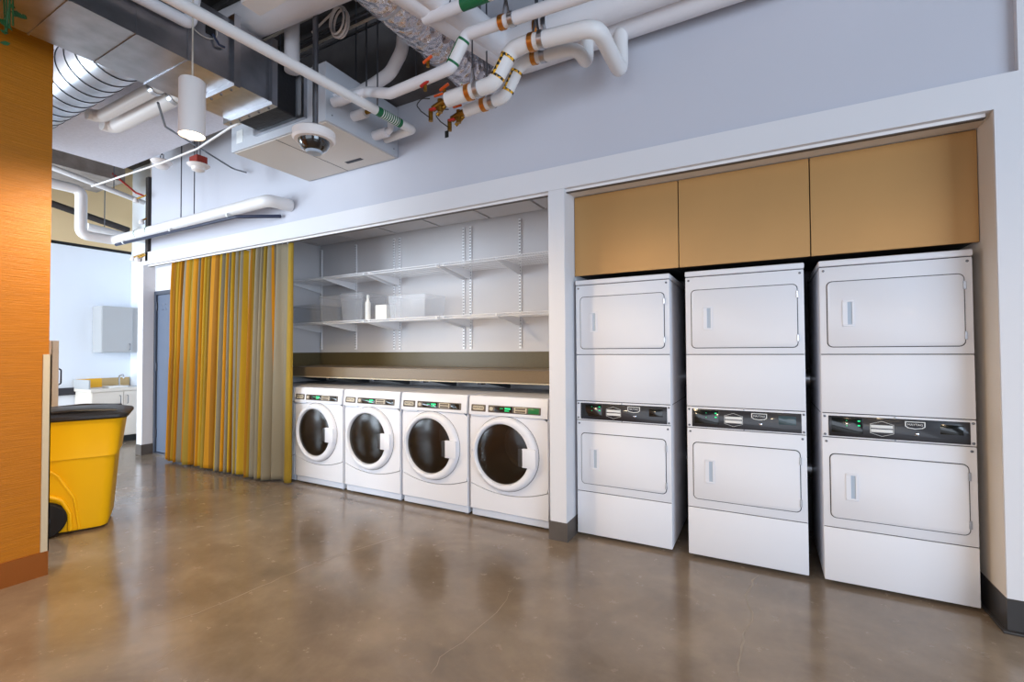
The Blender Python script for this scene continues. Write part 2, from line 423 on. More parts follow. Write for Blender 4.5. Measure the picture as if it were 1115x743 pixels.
# the rest of the room around the camera: glazed right side, glazed front, windows of the left room
struct(MB().box(6, 6.2, -9.6, -7.2, 0, CEIL).box(6, 6.2, -2.0, 1.2, 0, CEIL).box(6, 6.2, -7.2, -2.0, 3.6, CEIL).box(6, 6.2, -7.2, -2.0, 0, .3).build('wall_right', 'wall_white'))
struct(bx('wall_right_return', 'wall_white', 4.6, 6.2, 0, .2, 0, CEIL))
struct(MB().box(-3.6, 6, -9.2, -9, 0, .3).box(-3.6, 6, -9.2, -9, 4.0, CEIL).box(3.4, 6, -9.2, -9, .3, 4.0).build('wall_front', 'wall_white'))
struct(MB().box(-9, -8.5, -7, -6.8, 0, CEIL).box(-5.2, -3.75, -7, -6.8, 0, CEIL).box(-8.5, -5.2, -7, -6.8, 3.6, CEIL).build('wall_left_room', 'wall_white'))
def window(name, x0, x1, y0, y1, z0, z1, n):
    o = bpy.data.objects.new(name, None); COL.objects.link(o); struct(o)
    for i in range(n+1):
        t = i/n; x = x0+(x1-x0)*t; y = y0+(y1-y0)*t
        bx('mullion', 'dark_steel', x-.03, x+.03, y-.03, y+.03, z0, z1, o)
    p = MB().quad((x0,y0,z0), (x1,y1,z0), (x1,y1,z1), (x0,y0,z1)).build('pane', 'window_glass', o)
window('window_1', 6.1, 6.1, -7.2, -2.0, .3, 3.6, 4)
window('window_2', -3.6, 3.4, -9.1, -9.1, .3, 4.0, 6)
window('window_4', -9.05, -9.05, -5.4, -3.0, .4, 2.7, 2)
window('window_3', -8.5, -5.2, -6.9, -6.9, 0, 3.6, 3)

# ================================================================== curtain track and curtain
t = thing('curtain_track', 'slim white curtain track under the white header', 'curtain track', (-7.0, .035, HB-.026))
MB().box(0, 8.40, 0, .03, .008, .026).build('rail', 'pipe_smooth', t)
MB().box(0, 8.40, .001, .029, .003, .008).build('slot', 'base_brown', t)

def make_curtain():
    me = bpy.data.meshes.new('curtain'); NU, NV = 620, 46
    X0, X1 = -6.31, -3.985
    Z0, Z1 = .028, 2.552
    rnd = random.Random(11)
    # fold phase: irregular pleats
    ph = [0.0]
    for i in range(NU): ph.append(ph[-1]+(1+.55*math.sin(i*.041)+.35*math.sin(i*.113+1))*2*PI*24/NU)
    dyes = {'o': lin((178,118,6)), 'm': lin((144,116,36)), 't': lin((122,112,92)), 'd': lin((136,88,5)), 'y': lin((166,128,22))}
    seq = 'odyodtoymodtoymtodytmotydtmtytdmttmtt'
    verts = []; cols = []
    for j in range(NV+1):
        v = j/NV; z = Z0+(Z1-Z0)*v
        for i in range(NU+1):
            u = i/NU
            amp = .032+.034*(1-v)**.8
            if u > .87: amp *= .35+.65*max(0, (1-(u-.87)/.05)) if u < .92 else .35
            broad = math.sin(u*23+.6+v*.5)*.5+math.sin(u*41+2)*.3
            y = .052-1.75*amp*abs(math.sin(.5*(ph[i]+.9*math.sin(v*2.2+u*9))))**.8+.022*broad*(1-v)-.01*(1-v)
            y = min(y, .064); y = y+(max(min(y, .066), -.012)-y)*min(1, max(0, (v-.90)/.08))
            x = X0+(X1-X0)*u+.012*math.cos(ph[i]*1.0+1.3)*(1-v)+(-.05+.10*u)*(1-v)*.5
            x += .03*math.sin(v*5+u*3)*(1-u)**6*(1 if v > .5 else .3)
            verts.append((x, y, z+.006*math.sin(ph[i]*.5)*(1-v)))
    faces = []; 
    W_ = NU+1
    for j in range(NV):
        for i in range(NU): faces.append((j*W_+i, j*W_+i+1, (j+1)*W_+i+1, (j+1)*W_+i))
    me.from_pydata(verts, [], faces)
    # woven strips of cloth: each strip has its own dye
    edges = [0]
    for k in range(len(seq)): edges.append(edges[-1]+rnd.uniform(.6, 1.5))
    edges = [e/edges[-1]*.885 for e in edges]
    ca = me.color_attributes.new('dye', 'FLOAT_COLOR', 'POINT')
    for n in range(len(verts)):
        u = (n % W_)/NU
        if u < .865:
            k = 0
            while k < len(seq)-1 and edges[k+1] < u: k += 1
            c = dyes[seq[k]]
        elif u < .874: c = dyes['o']
        elif u < .965: c = dyes['t']
        else: c = dyes['m']
        ca.data[n].color = c
    me.materials.append(MATS['curtain_cloth'])
    for p in me.polygons: p.use_smooth = True
    o = bpy.data.objects.new('cloth', me)
    md = o.modifiers.new('thick', 'SOLIDIFY'); md.thickness = .003
    return o
cu = thing('curtain', 'long pleated orange, mustard and taupe curtain hanging beside the washers', 'curtain', (0,0,0))
cc = make_curtain(); COL.objects.link(cc); cc.parent = cu
for i in range(26):
    x = -6.33+i*.09
    MB().tube([(x, .05, 2.545), (x, .05, 2.566)], .004, 6).build('glider', 'steel', cu)

# ================================================================== washers
WW, WH, WD = .722, 1.015, .78
def arcz(x): return .29-.066*(1-((x-WW/2)/(WW/2))**2)
def make_washer():
    t = thing('washing_machine', '', 'washer')
    # five-sided cabinet
    b = MB()
    x0, x1, y0, y1, z0, z1 = 0.002, WW-.002, .012, WD, .075, WH
    b.box(x0, x0+.01, y0, y1, z0, z1).box(x1-.01, x1, y0, y1, z0, z1).box(x0+.01, x1-.01, y1-.01, y1, z0, z1).box(x0+.01, x1-.01, y0, y1-.01, z1-.02, z1)
    b.build('body', 'enamel_side', t)
    hc, hz, hr = .322, .555, .252
    # front panel with a round opening
    f = MB(); N = 72; ring = []; outer = []
    for k in range(N):
        a = 2*PI*k/N; dx, dz = math.cos(a), math.sin(a)
        ring.append((hc+hr*dx, hz+hr*dz))
        s = 9
        if dx > 1e-6: s = min(s, (WW-.005-hc)/dx)
        if dx < -1e-6: s = min(s, (.005-hc)/dx)
        if dz > 1e-6: s = min(s, (.857-hz)/dz)
        if dz < -1e-6:
            for _ in range(1):
                lo, hi = 0., 1.
                for _i in range(30):
                    m_ = (lo+hi)/2
                    if hz+m_*dz > arcz(min(max(hc+m_*dx, 0), WW))+.003: lo = m_
                    else: hi = m_
                s = min(s, lo)
        outer.append((hc+s*dx, hz+s*dz))
    A = [f.bm.verts.new((x, 0, z)) for x, z in ring]; B = [f.bm.verts.new((x, 0, z)) for x, z in outer]
    A2 = [f.bm.verts.new((x, .014, z)) for x, z in ring]; B2 = [f.bm.verts.new((x, .014, z)) for x, z in outer]
    for k in range(N):
        n = (k+1) % N
        f.bm.faces.new((A[k], A[n], B[n], B[k])); f.bm.faces.new((B[k], B[n], B2[n], B2[k])); f.bm.faces.new((A[k], A[n], A2[n], A2[k]))
    f.build('front_panel', 'enamel', t)
    # lower panel below the curved seam
    pts = [(.005+i/20*(WW-.01), 0, arcz(.005+i/20*(WW-.01))-.003) for i in range(21)]+[(WW-.005, 0, .078), (.005, 0, .078)]
    MB().prism(pts, (0, .014, 0)).build('lower_panel', 'enamel', t)
    MB().box(.004, WW-.004, .016, .02, .08, .3).build('seam', 'seam', t)
    MB().box(.012, WW-.004, .012, WD-.05, .016, .072, .004, 1).build('plinth', 'plinth', t)
    for x in (.05, WW-.05):
        MB().lathe([(.02, 0), (.02, .008), (.008, .01), (.008, .03)], 12, Matrix.Translation((x, .06, 0))).build('foot', 'rod', t)
    # control fascia, leaning back
    cp = MB().prism([(.001, -.016, .862), (.001, .012, .862), (.001, .03, WH-.004), (.001, .006, WH-.002), (.001, -.004, WH-.014), (.001, -.016, .885)], (WW-.002, 0, 0)).build('control_panel', 'enamel', t)
    MB().box(.02, .19, -.014, 0, .846, .866, .004, 1).build('drawer_lip', 'plinth', t)
    lean = math.atan2(.012, .116)
    M = Matrix.Translation((0, -.0165, .885)) @ Matrix.Rotation(-lean, 4, 'X')
    def plate(name, m, xa, xb, za, zb, pr, par, r=.004):
        o = MB().join(rrect(xa, xb, za, zb, r, pr), M).build(name, m, par); return o
    bd = plate('badge', 'washer_panel', .025, .165, .003, .060, .004, cp, .008)
    plate('badge_face', 'label_tan', .040, .150, .014, .050, .005, bd, .012)
    text_mesh('lettering', 'MAYTAG', .024, 'panel_black', bd, M @ Matrix.Translation((.095, -.0058, .032)) @ FRONT)
    st = plate('display_strip', 'washer_panel', .19, .665, .002, .060, .004, cp, .006)
    plate('selector', 'label_tan', .202, .236, .016, .046, .006, st, .012)
    plate('screen', 'lcd', .25, .42, .008, .054, .005, st)
    plate('keypad', 'label_tan', .432, .545, .008, .054, .005, st)
    for i in range(2):
        plate('key_row', 'washer_panel', .442, .535, .012+i*.021, .029+i*.021, .0056, st, .002)
    for i, (xa, xb, za, zb) in enumerate([(.30, .335, .034, .040), (.345, .40, .030, .046), (.345, .39, .016, .024)]):
        plate('lit_digits', 'led_green', xa, xb, za, zb, .0056, st, .001)
    plate('card_reader', 'lcd', .556, .652, .008, .054, .005, st)
    # door
    d = MB(); N = 72
    prof = [(.341, .298, .557, 0), (.341, .297, .557, -.018), (.340, .288, .557, -.034), (.336, .276, .556, -.040), (.327, .258, .555, -.040), (.322, .247, .555, -.034), (.322, .240, .555, -.012), (.322, .240, .555, .03)]
    rg = [[d.bm.verts.new((c+R*math.cos(2*PI*k/N), y, z+R*math.sin(2*PI*k/N))) for k in range(N)] for c, R, z, y in prof]
    for A, B in zip(rg, rg[1:]):
        for k in range(N): d.bm.faces.new((A[k], A[(k+1) % N], B[(k+1) % N], B[k]))
    door = d.build('door', 'enamel', t)
    MB().lathe([(.300, -.001), (.3035, -.001), (.3035, .0005), (.300, .0005)], 72, Matrix.Translation((.341, 0, .557)) @ FRONT, False, False).build('door_shadow_gap', 'seam', door)
    MB().lathe([(.24, .004), (.20, .016), (.14, .024), (.07, .028), (.002, .029)], 64, Matrix.Translation((.322, -.012, .555)) @ FRONT, False, True).build('glass', 'smoked_glass', door)
    MB().lathe([(.238, .035), (.236, -.02), (.225, -.06), (.225, -.40), (.20, -.42), (.06, -.42), (.05, -.40), (.002, -.40)], 48, Matrix.Translation((.322, .02, .555)) @ FRONT, False, True).build('drum', 'drum', t)
    h = MB().join(rrect(.512, .632, .476, .624, .014, .012), Matrix.Translation((0, -.038, 0))).build('handle', 'enamel', door)
    MB().join(rrect(.482, .522, .482, .618, .006, .012), Matrix.Translation((0, -.0385, 0))).build('grip', 'base_dark', h)
    MB().lathe([(.012, 0), (.012, .004)], 12, Matrix.Translation((.03, -.0, .56)) @ FRONT).build('hinge_cover', 'plinth', door)
    return t
def rrect(xa, xb, za, zb, r, proud, seg=5):
    """rounded rectangle in XZ, front at y=-proud, back at y=0.004"""
    t = bmesh.new(); pts = []
    for cx_, cz_, a0 in ((xb-r, zb-r, 0), (xa+r, zb-r, 90), (xa+r, za+r, 180), (xb-r, za+r, 270)):
        for k in range(seg+1):
            a = math.radians(a0+90*k/seg); pts.append((cx_+r*math.cos(a), cz_+r*math.sin(a)))
    e = min(.002, proud*.5)
    cxm, czm = (xa+xb)/2, (za+zb)/2
    def ringat(y, ins):
        return [t.verts.new((x+(cxm-x)*ins/max(abs(xb-xa)/2, 1e-6), y, z+(czm-z)*ins/max(abs(zb-za)/2, 1e-6))) for x, z in pts]
    a = ringat(.004, 0); b = ringat(-proud+e, 0); c = ringat(-proud, e)
    n = len(pts)
    for A, B in ((a, b), (b, c)):
        for k in range(n): t.faces.new((A[k], A[(k+1) % n], B[(k+1) % n], B[k]))
    t.faces.new(c); t.faces.new(a[::-1])
    return t
wl = ['front-loading washer half hidden behind the curtain edge',
      'leftmost fully visible front-loading washer, next to the curtain',
      'second white front-loading washer from the curtain',
      'third front-loading washer from the curtain, with a dark green display',
      'front-loading washer beside the white pier with a bright green card reader']
wx = [-4.775, -4.04, -3.29, -2.545, -1.80]
w0 = make_washer()
for i in range(5):
    o = w0 if i == 0 else ctree(w0)
    o.location = (wx[i], .118, 0); o['label'] = wl[i]; o['group'] = 'front-loading washers in the alcove'
    if i == 4:
        for c in o.children:
            for g in c.children:
                if g.name.startswith('display_strip') or g.name.startswith('card_reader'):
                    if g.name.startswith('card_reader'):
                        g.data = g.data.copy(); g.data.materials[0] = MATS['green_screen']
        # strip parts sit one level down
        for g in o.children_recursive:
            if g.name.startswith('card_reader'): g.data = g.data.copy(); g.data.materials[0] = MATS['green_screen']

# counter above the washers
t = thing('counter', 'long taupe laminate counter shelf above the washers', 'counter', (-4.78, .42, 1.11))
bx('front_edge', 'counter', 0, 3.76, 0, .03, 0, .108, t, .003, 1)
bx('top', 'counter', 0, 3.76, .03, .61, .09, .108, t)
bx('edge_strip', 'label_tan', 0, 3.76, -.001, .03, -.012, -.001, t)
for x in (.12, .88, 1.53, 2.19, 2.86, 3.60):
    MB().prism([(x, .02, -.002), (x, .60, -.002), (x, .60, -.10), (x, .56, -.10)], (.02, 0, 0)).build('bracket', 'rod', t)
    bx('bracket_plate', 'dark_steel', x-.01, x+.03, .02, .10, -.03, -.001, t)

# ================================================================== shelving
sx = [-4.765, -4.13, -3.488, -3.40, -2.486, -2.396, -1.79]
slb = ['slotted shelf standard in the left corner of the alcove', 'slotted shelf standard second from the left corner',
       'left one of the first close pair of slotted shelf standards', 'right one of the first close pair of slotted shelf standards',
       'left one of the second close pair of slotted shelf standards', 'right one of the second close pair of slotted shelf standards',
       'single slotted shelf standard nearest the white pier']
def standard(x, lab):
    t = thing('shelf_standard', lab, 'shelf standard', (x, YB, 1.415), 'slotted shelf standards')
    MB().box(-.013, -.010, -.016, 0, 0, 1.33).box(.010, .013, -.016, 0, 0, 1.33).box(-.010, .010, -.016, -.013, 0, 1.33).build('channel', 'wire_white', t)
    s = MB()
    for k in range(41): s.box(-.0085, -.0025, -.0168, -.0158, .02+k*.032, .036+k*.032).box(.0025, .0085, -.0168, -.0158, .02+k*.032, .036+k*.032)
    so = s.build('slots', 'seam', t, False); so['kind'] = 'stuff'
for x, l in zip(sx, slb): standard(x, l)
YS = .545
def shelf(x0, x1, z, brs, lab, lips):
    t = thing('wire_shelf', lab, 'shelf', (x0, YS, z), 'white wire shelves')
    L_ = x1-x0; D_ = YB-YS-.02
    MB().tube([(0, 0, -.004), (L_, 0, -.004)], .004, 8).tube([(0, .0, -.028), (L_, 0, -.028)], .004, 8).build('front_rail', 'wire_white', t)
    m = MB()
    for k in range(1, 7): m.tube([(0, D_*k/6, -.006), (L_, D_*k/6, -.006)], .0032, 6)
    m.build('long_rods', 'wire_white', t)
    c = MB(); n = int(L_/.0254)
    for k in range(n+1):
        xx = k*L_/n; c.box(xx-.0014, xx+.0014, 0, D_, -.002, .001); c.box(xx-.0014, xx+.0014, -.0014, .0014, -.03, 0)
    co = c.build('cross_wires', 'wire_white', t, False); co['kind'] = 'stuff'
    for b in brs:
        xb = b-x0
        MB().prism([(xb-.004, 0, -.008), (xb-.004, D_+.005, -.008), (xb-.004, D_+.005, -.10), (xb-.004, D_-.06, -.095), (xb-.004, .02, -.03), (xb-.004, 0, -.03)], (.008, 0, 0)).build('bracket', 'wire_white', t)
secs = [(-4.785, -3.455, (-4.765, -4.13, -3.488), 'left'), (-3.435, -2.45, (-3.40, -2.486), 'middle'), (-2.43, -1.03, (-2.396, -1.79), 'right')]
for z, wn in ((2.266, 'upper'), (1.742, 'lower')):
    for x0, x1, brs, pos in secs:
        extra = {'left': 'beside the curtain', 'middle': 'between the standard pairs', 'right': 'reaching the white pier'}[pos]
        shelf(x0, x1, z, brs, f'{wn} row white wire shelf section {extra}', None)
# clear storage boxes on the lower shelf
def clear_box(x, y, w, d, h, lab, lid=True):
    t = thing('storage_box', lab, 'storage box', (x, y, 1.744), 'clear plastic boxes on the lower shelf')
    t.location.z = 1.7445
    e = .02; th = .004
    b = MB()
    def side(p, q, r_, s_): b.quad(p, q, r_, s_)
    lo = [(e, e, 0), (w-e, e, 0), (w-e, d-e, 0), (e, d-e, 0)]; hi = [(0, 0, h), (w, 0, h), (w, d, h), (0, d, h)]
    for k in range(4): side(lo[k], lo[(k+1) % 4], hi[(k+1) % 4], hi[k])
    side(*lo)
    o = b.build('tub', 'clear_plastic', t, False); md = o.modifiers.new('t', 'SOLIDIFY'); md.thickness = .003
    MB().tube([(0, 0, h), (w, 0, h), (w, d, h), (0, d, h)], .006, 6, closed=True).build('rim', 'clear_plastic', t)
    if lid: bx('lid', 'clear_plastic', -.008, w+.008, -.008, d+.008, h+.004, h+.018, t, .004, 1)
clear_box(-4.76, .58, .46, .38, .20, 'low clear plastic box with lid at the left end of the shelf')
clear_box(-4.24, .58, .30, .38, .29, 'tall clear plastic box second from the curtain')
clear_box(-3.88, .58, .34, .38, .30, 'tall clear plastic box over the shelf joint')
clear_box(-3.17, .60, .50, .36, .24, 'open clear plastic bin on the middle of the shelf', False)
o = bx('carton', 'paper', -3.36, -3.20, .60, .72, 1.7445, 1.90, None, .003, 1)
tag(o, 'small white carton in front of the clear bins', 'carton')
bt = thing('bottle', 'slim white bottle between the clear boxes', 'bottle', (-3.50, .63, 1.744))
MB().lathe([(.028, 0), (.03, .01), (.03, .19), (.014, .225), (.014, .245)], 20).build('flask', 'paper', bt)
MB().lathe([(.017, .243), (.017, .275), (.012, .28)], 16).build('cap', 'label_white', bt)

# ================================================================== dryers
DW, DH, DD = .686, 1.921, .72
def make_dryer():
    t = thing('stacked_dryer', '', 'dryer')
    MB().box(0, DW, .014, DD, .02, 1.88, .012, 2).build('body', 'enamel_side', t)
    MB().box(-.002, DW+.002, -.004, DD, 1.884, DH, .008, 2).build('top_cap', 'enamel', t)
    bx('side_seam', 'seam', -.0006, DW+.0006, .05, DD-.02, 1.006, 1.010, t)
    def panel(name, za, zb): return MB().box(.001, DW-.001, 0, .03, za, zb, .005, 2).build(name, 'enamel', t)
    bx('seam_backing', 'seam', .006, DW-.006, .006, .02, .03, 1.885, t)
    def screw(par, x, z): MB().lathe([(.007, 0), (.007, .002), (.004, .0035)], 12, Matrix.Translation((x, -.0, z)) @ FRONT).build('screw', 'rod', par)
    for za, zb, d0, d1 in ((1.361, 1.880, 1.405, 1.789), (.340, .866, .400, .770)):
        p = panel('door_surround', za, zb)
        screw(p, .022, zb-.022); screw(p, DW-.022, zb-.022)
        MB().join(rrect(.035, .652, d0-.005, d1+.005, .029, .0015)).build('door_gap', 'seam', p)
        d = MB().join(rrect(.040, .647, d0, d1, .026, .008)).build('door', 'enamel', t)
        hz = (d0+d1)/2+.003
        hx = .112
        h = MB().box(hx, hx+.056, -.013, -.006, hz+.066, hz+.078, .002, 1).box(hx, hx+.056, -.013, -.006, hz-.078, hz-.066, .002, 1).box(hx, hx+.024, -.013, -.006, hz-.066, hz+.066).box(hx+.046, hx+.056, -.013, -.006, hz-.066, hz+.066).build('handle', 'enamel', d)
        MB().box(hx+.024, hx+.046, -.0088, -.006, hz-.066, hz+.066).build('handle_pocket', 'insul_blue', d)  # greyish shading of the recess put into the back's colour
        for q in (d0+.055, d1-.06): MB().box(.643, .657, -.012, 0, q-.022, q+.022, .002, 1).build('hinge', 'steel', d)
    panel('middle_panel', 1.013, 1.357)
    panel('bottom_panel', .024, .336)
    cf = panel('control_surround', .870, 1.009)
    for x in (.016, DW-.014):
        for z in (.886, .992): screw(cf, x, z)
    for z in (.874, 1.003): MB().lathe([(.004, 0), (.004, .003)], 8, Matrix.Translation((.345, 0, z)) @ FRONT).build('screw', 'chrome', cf)
    cp = MB().join(rrect(.034, .660, .878, .997, .003, .004)).build('control_panel', 'panel_black', t)
    Y = Matrix.Translation((0, -.0035, 0))
    def pl(name, m, xa, xb, za, zb, pr=.0015, r=.001): return MB().join(rrect(xa, xb, za, zb, r, pr), Y).build(name, m, cp)
    pl('window', 'lcd', .048, .198, .90, .988, .0014)
    for x, z, r in ((.122, .972, .0025), (.122, .942, .0025), (.180, .972, .006), (.180, .946, .006)):
        MB().box(x-r, x+r, -.0062, -.004, z-r*.6, z+r*.6).build('indicator_light', 'led_green', cp)
    # six-sided instruction label: outline, two printed bars
    hx = [(.232, .960), (.232, .910), (.285, .893), (.338, .910), (.338, .960), (.285, .978)]
    hm = MB()
    for (xa, za), (xb, zb) in zip(hx, hx[1:]+hx[:1]): hm.tube([(xa, -.0058, za), (xb, -.0058, zb)], .0011, 4)
    hm.build('label_outline', 'label_white', cp)
    pl('label_bar', 'label_white', .235, .335, .938, .956, .0018); pl('label_bar', 'label_white', .235, .335, .914, .932, .0018)
    # shield badge
    sp = [(.388, .986), (.388, .958), (.400, .949), (.432, .944), (.464, .949), (.476, .958), (.476, .986)]
    MB().prism([(x, -.0062, z) for x, z in sp], (0, .003, 0)).build('badge', 'label_white', cp)
    s2 = [(.432+(x-.432)*.88, .966+(z-.966)*.80) for x, z in sp]
    bd = MB().prism([(x, -.0068, z) for x, z in s2], (0, .003, 0)).build('badge_face', 'panel_black', cp)
    text_mesh('lettering', 'MAYTAG', .0165, 'label_white', cp, Matrix.Translation((.432, -.0075, .968)) @ FRONT, .0004)
    MB().lathe([(.009, 0), (.009, .003), (.006, .005)], 14, Matrix.Translation((.440, -.004, .918)) @ FRONT).build('lock', 'chrome', cp)
    pl('screen', 'lcd', .538, .632, .925, .978, .0014)
    return t
dl = ['left stack of two white dryers next to the white pier', 'middle stack of two white dryers', 'right stack of two white dryers next to the right wall end']
d0 = make_dryer()
for i, x in enumerate((-.862, -.074, .688)):
    o = d0 if i == 0 else ctree(d0)
    o.location = (x, .159, 0); o['label'] = dl[i]; o['group'] = 'stacked dryers under the golden cabinets'
    if i == 1:
        for g in o.children_recursive:
            if g.name.startswith('screen'): g.data = g.data.copy(); g.data.materials[0] = MATS['lcd_blue']
# exhaust pipes behind the dryers
for z, lab in ((1.17, 'upper metal exhaust duct behind the dryers'), (.50, 'lower metal exhaust duct behind the dryers')):
    t = thing('exhaust_duct', lab, 'duct', (-.8, .965, z), 'exhaust ducts behind the dryers')
    MB().tube([(0, 0, 0), (2.15, 0, 0)], .07, 20).build('pipe', 'galv', t)
    for x in (.74, 1.50): MB().tube([(x-.02, 0, 0), (x+.02, 0, 0)], .074, 20).build('clamp', 'steel', t)

# golden cabinets
gx = [-.884, -.118, .653, 1.418]
gl = ['golden flat overhead cabinet above the left dryers', 'golden flat overhead cabinet above the middle dryers', 'golden flat overhead cabinet above the right dryers']
for i in range(3):
    t = thing('overhead_cabinet', gl[i], 'cabinet', (gx[i], .2, 1.962), 'golden overhead cabinets')
    w = gx[i+1]-gx[i]
    bx('body', 'black', .002, w-.002, .02, .70, .012, .608, t)
    bx('door', 'gold', .003, w-.003, 0, .019, 0, .608, t, .001, 1)

# ================================================================== far room furniture
t = thing('base_cabinet', 'cream sink cabinet with two doors in the far room', 'cabinet', (-8.40, -.06, 0))   # front faces +X
bx('body', 'laminate', -.58, -.02, 0, .70, .10, .80, t)
bx('toe_kick', 'black', -.56, -.07, .02, .70, 0, .10, t)
for y0, y1, hy in ((.004, .39, .345), (.396, .70, .44)):
    d = bx('door', 'laminate', -.02, 0, y0, y1, .11, .795, t, .002, 1)
    MB().tube([(0, hy, .60), (.03, hy, .61), (.03, hy, .72), (0, hy, .73)], .006, 8, .015).build('handle', 'rod', d)
bx('countertop', 'laminate', -.58, .015, -.02, .70, .80, .845, t, .004, 1)
bx('end_splash', 'laminate_grey', -.58, -.05, -.02, 0, .845, .985, t)
bx('yellow_back_splash', 'yellow_splash', -.588, -.575, 0, .33, .845, .985, t)
bx('tan_back_splash', 'tan_splash', -.588, -.575, .33, .70, .845, .985, t)
sk = MB().tube([(-.45, .36, .848), (-.12, .36, .848), (-.12, .64, .848), (-.45, .64, .848)], .008, 8, closed=True).build('sink_rim', 'steel', t)
MB().tube([(-.48, .52, .845), (-.48, .52, 1.02), (-.34, .52, 1.04), (-.32, .52, .98)], .011, 10, .04).build('faucet', 'chrome', sk)
o = bx('paper_stack', 'paper', -8.72, -8.48, .18, .42, .8465, .87, None, .003, 1); tag(o, 'loose stack of white papers on the sink counter', 'papers')
t = thing('wall_cabinet', 'grey wall cabinet hanging above the sink cabinet', 'cabinet', (-8.67, .15, 1.40))
bx('body', 'laminate_grey', -.325, -.02, 0, .50, 0, .73, t)
d = bx('door', 'laminate_grey', -.02, 0, .003, .40, .003, .727, t, .002, 1)
MB().tube([(0, .36, .04), (.03, .36, .045), (.03, .36, .13), (0, .36, .135)], .006, 8, .012).build('handle', 'rod', d)
t = thing('drawer_cabinet', 'tall narrow cream drawer cabinet behind the yellow bin', 'cabinet', (-6.45, -2.03, 0))
bx('body', 'laminate_pink', 0, .5, 0, .78, .05, 1.52, t, .003, 1)
bx('side_panel', 'laminate', 0, .5, .785, .835, .05, 1.52, t, .003, 1)
for k, (z0, z1) in enumerate(((.08, .52), (.53, .88), (.89, 1.24), (1.25, 1.38), (1.39, 1.51))):
    d = bx('drawer', 'laminate_pink', .5, .515, .01, .775, z0, z1, t, .002, 1)
    bx('pull', 'black', .515, .522, .60, .70, z1-.02, z1-.008, d)
MB().tube([(.46, .835, 1.06), (.46, .865, 1.08), (.46, .865, 1.22), (.46, .835, 1.24)], .007, 8, .02).build('handle', 'mirror_blue', t)
bx('plinth', 'black', .02, .48, .02, .80, 0, .05, t)

# ================================================================== yellow rolling bin
bn = thing('rolling_bin', 'yellow wheeled waste bin with a black lid behind the orange wall', 'bin', (0, 0, 0))
def make_bin(t):
    # local: x along the visible side (rear, wheel end -> front), y into depth
    def ringpts(x0, x1, y0, y1, z, r=.07, n=6):
        out = []
        for cx_, cy_, a0 in ((x1-r, y1-r, 0), (x0+r, y1-r, 90), (x0+r, y0+r, 180), (x1-r, y0+r, 270)):
            for k in range(n+1):
                a = math.radians(a0+90*k/n); out.append((cx_+r*math.cos(a), cy_+r*math.sin(a), z))
        return out
    m = MB(); prev = None
    lv = [(.03, .50, .03, .47, .02), (.02, .51, .02, .48, .06), (-.005, .545, .005, .515, .56), (-.008, .55, .0, .52, .575), (-.02, .558, -.008, .528, .578), (-.03, .59, -.02, .54, .84), (-.05, .61, -.035, .555, .87)]
    for x0, x1, y0, y1, z in lv:
        r = [m.bm.verts.new(p) for p in ringpts(x0, x1, y0, y1, z)]
        if prev:
            for k in range(len(r)): m.bm.faces.new((prev[k], prev[(k+1) % len(r)], r[(k+1) % len(r)], r[k]))
        else: m.bm.faces.new(r[::-1])
        prev = r
    m.build('tub', 'yellow_plastic', t)
    # wheel housing arch and rib on the visible side
    MB().tube([(.02, -.004, .33), (.14, .004, .325), (.24, .008, .27), (.285, .014, .16), (.29, .018, .03)], .016, 8, .05).build('wheel_arch', 'yellow_plastic', t)
    MB().tube([(.10, -.004, .57), (.22, .0, .46), (.31, .008, .28), (.34, .018, .03)], .008, 8, .12).build('rib', 'yellow_plastic', t)
    for y in (-.035, .50):
        w = MB().lathe([(.05, 0), (.125, .002), (.135, .012), (.135, .05), (.125, .06), (.05, .062)], 32, Matrix.Translation((.14, y+.031, .136)) @ FRONT @ Matrix.Translation((0, 0, -.031))).build('wheel', 'rubber', t)
        MB().lathe([(.045, 0), (.05, .01), (.02, .022), (.012, .03)], 20, Matrix.Translation((.14, y+.0, .136)) @ FRONT).build('hub', 'dark_steel', w)
    lid = MB(); prev = None
    for ins, z in ((.0, .872), (-.012, .885), (-.012, .905), (.0, .915), (.10, .945), (.2, .955)):
        r = [lid.bm.verts.new(p) for p in ringpts(-.06+ins, .62-ins, -.045+ins, .565-ins, z, .07)]
        if prev:
            for k in range(len(r)): lid.bm.faces.new((prev[k], prev[(k+1) % len(r)], r[(k+1) % len(r)], r[k]))
        else: lid.bm.faces.new(r[::-1])
        prev = r
    lid.bm.faces.new(prev)
    lo = lid.build('lid', 'black_plastic', t)
    MB().tube([(.05, .02, .93), (.30, .0, .945), (.55, .03, .93)], .012, 8, .2).build('lid_rib', 'black_plastic', lo)
    MB().tube([(.05, .5, .93), (.30, .52, .945), (.55, .49, .93)], .012, 8, .2).build('lid_rib', 'black_plastic', lo)
make_bin(bn)
ba = math.radians(64); ux = Vector((math.cos(ba), math.sin(ba), 0)); uy = Vector((-ux.y, ux.x, 0))
bn.rotation_euler = (0, 0, ba); bn.location = Vector((-4.24, -1.43, 0))-ux*.50-uy*.03

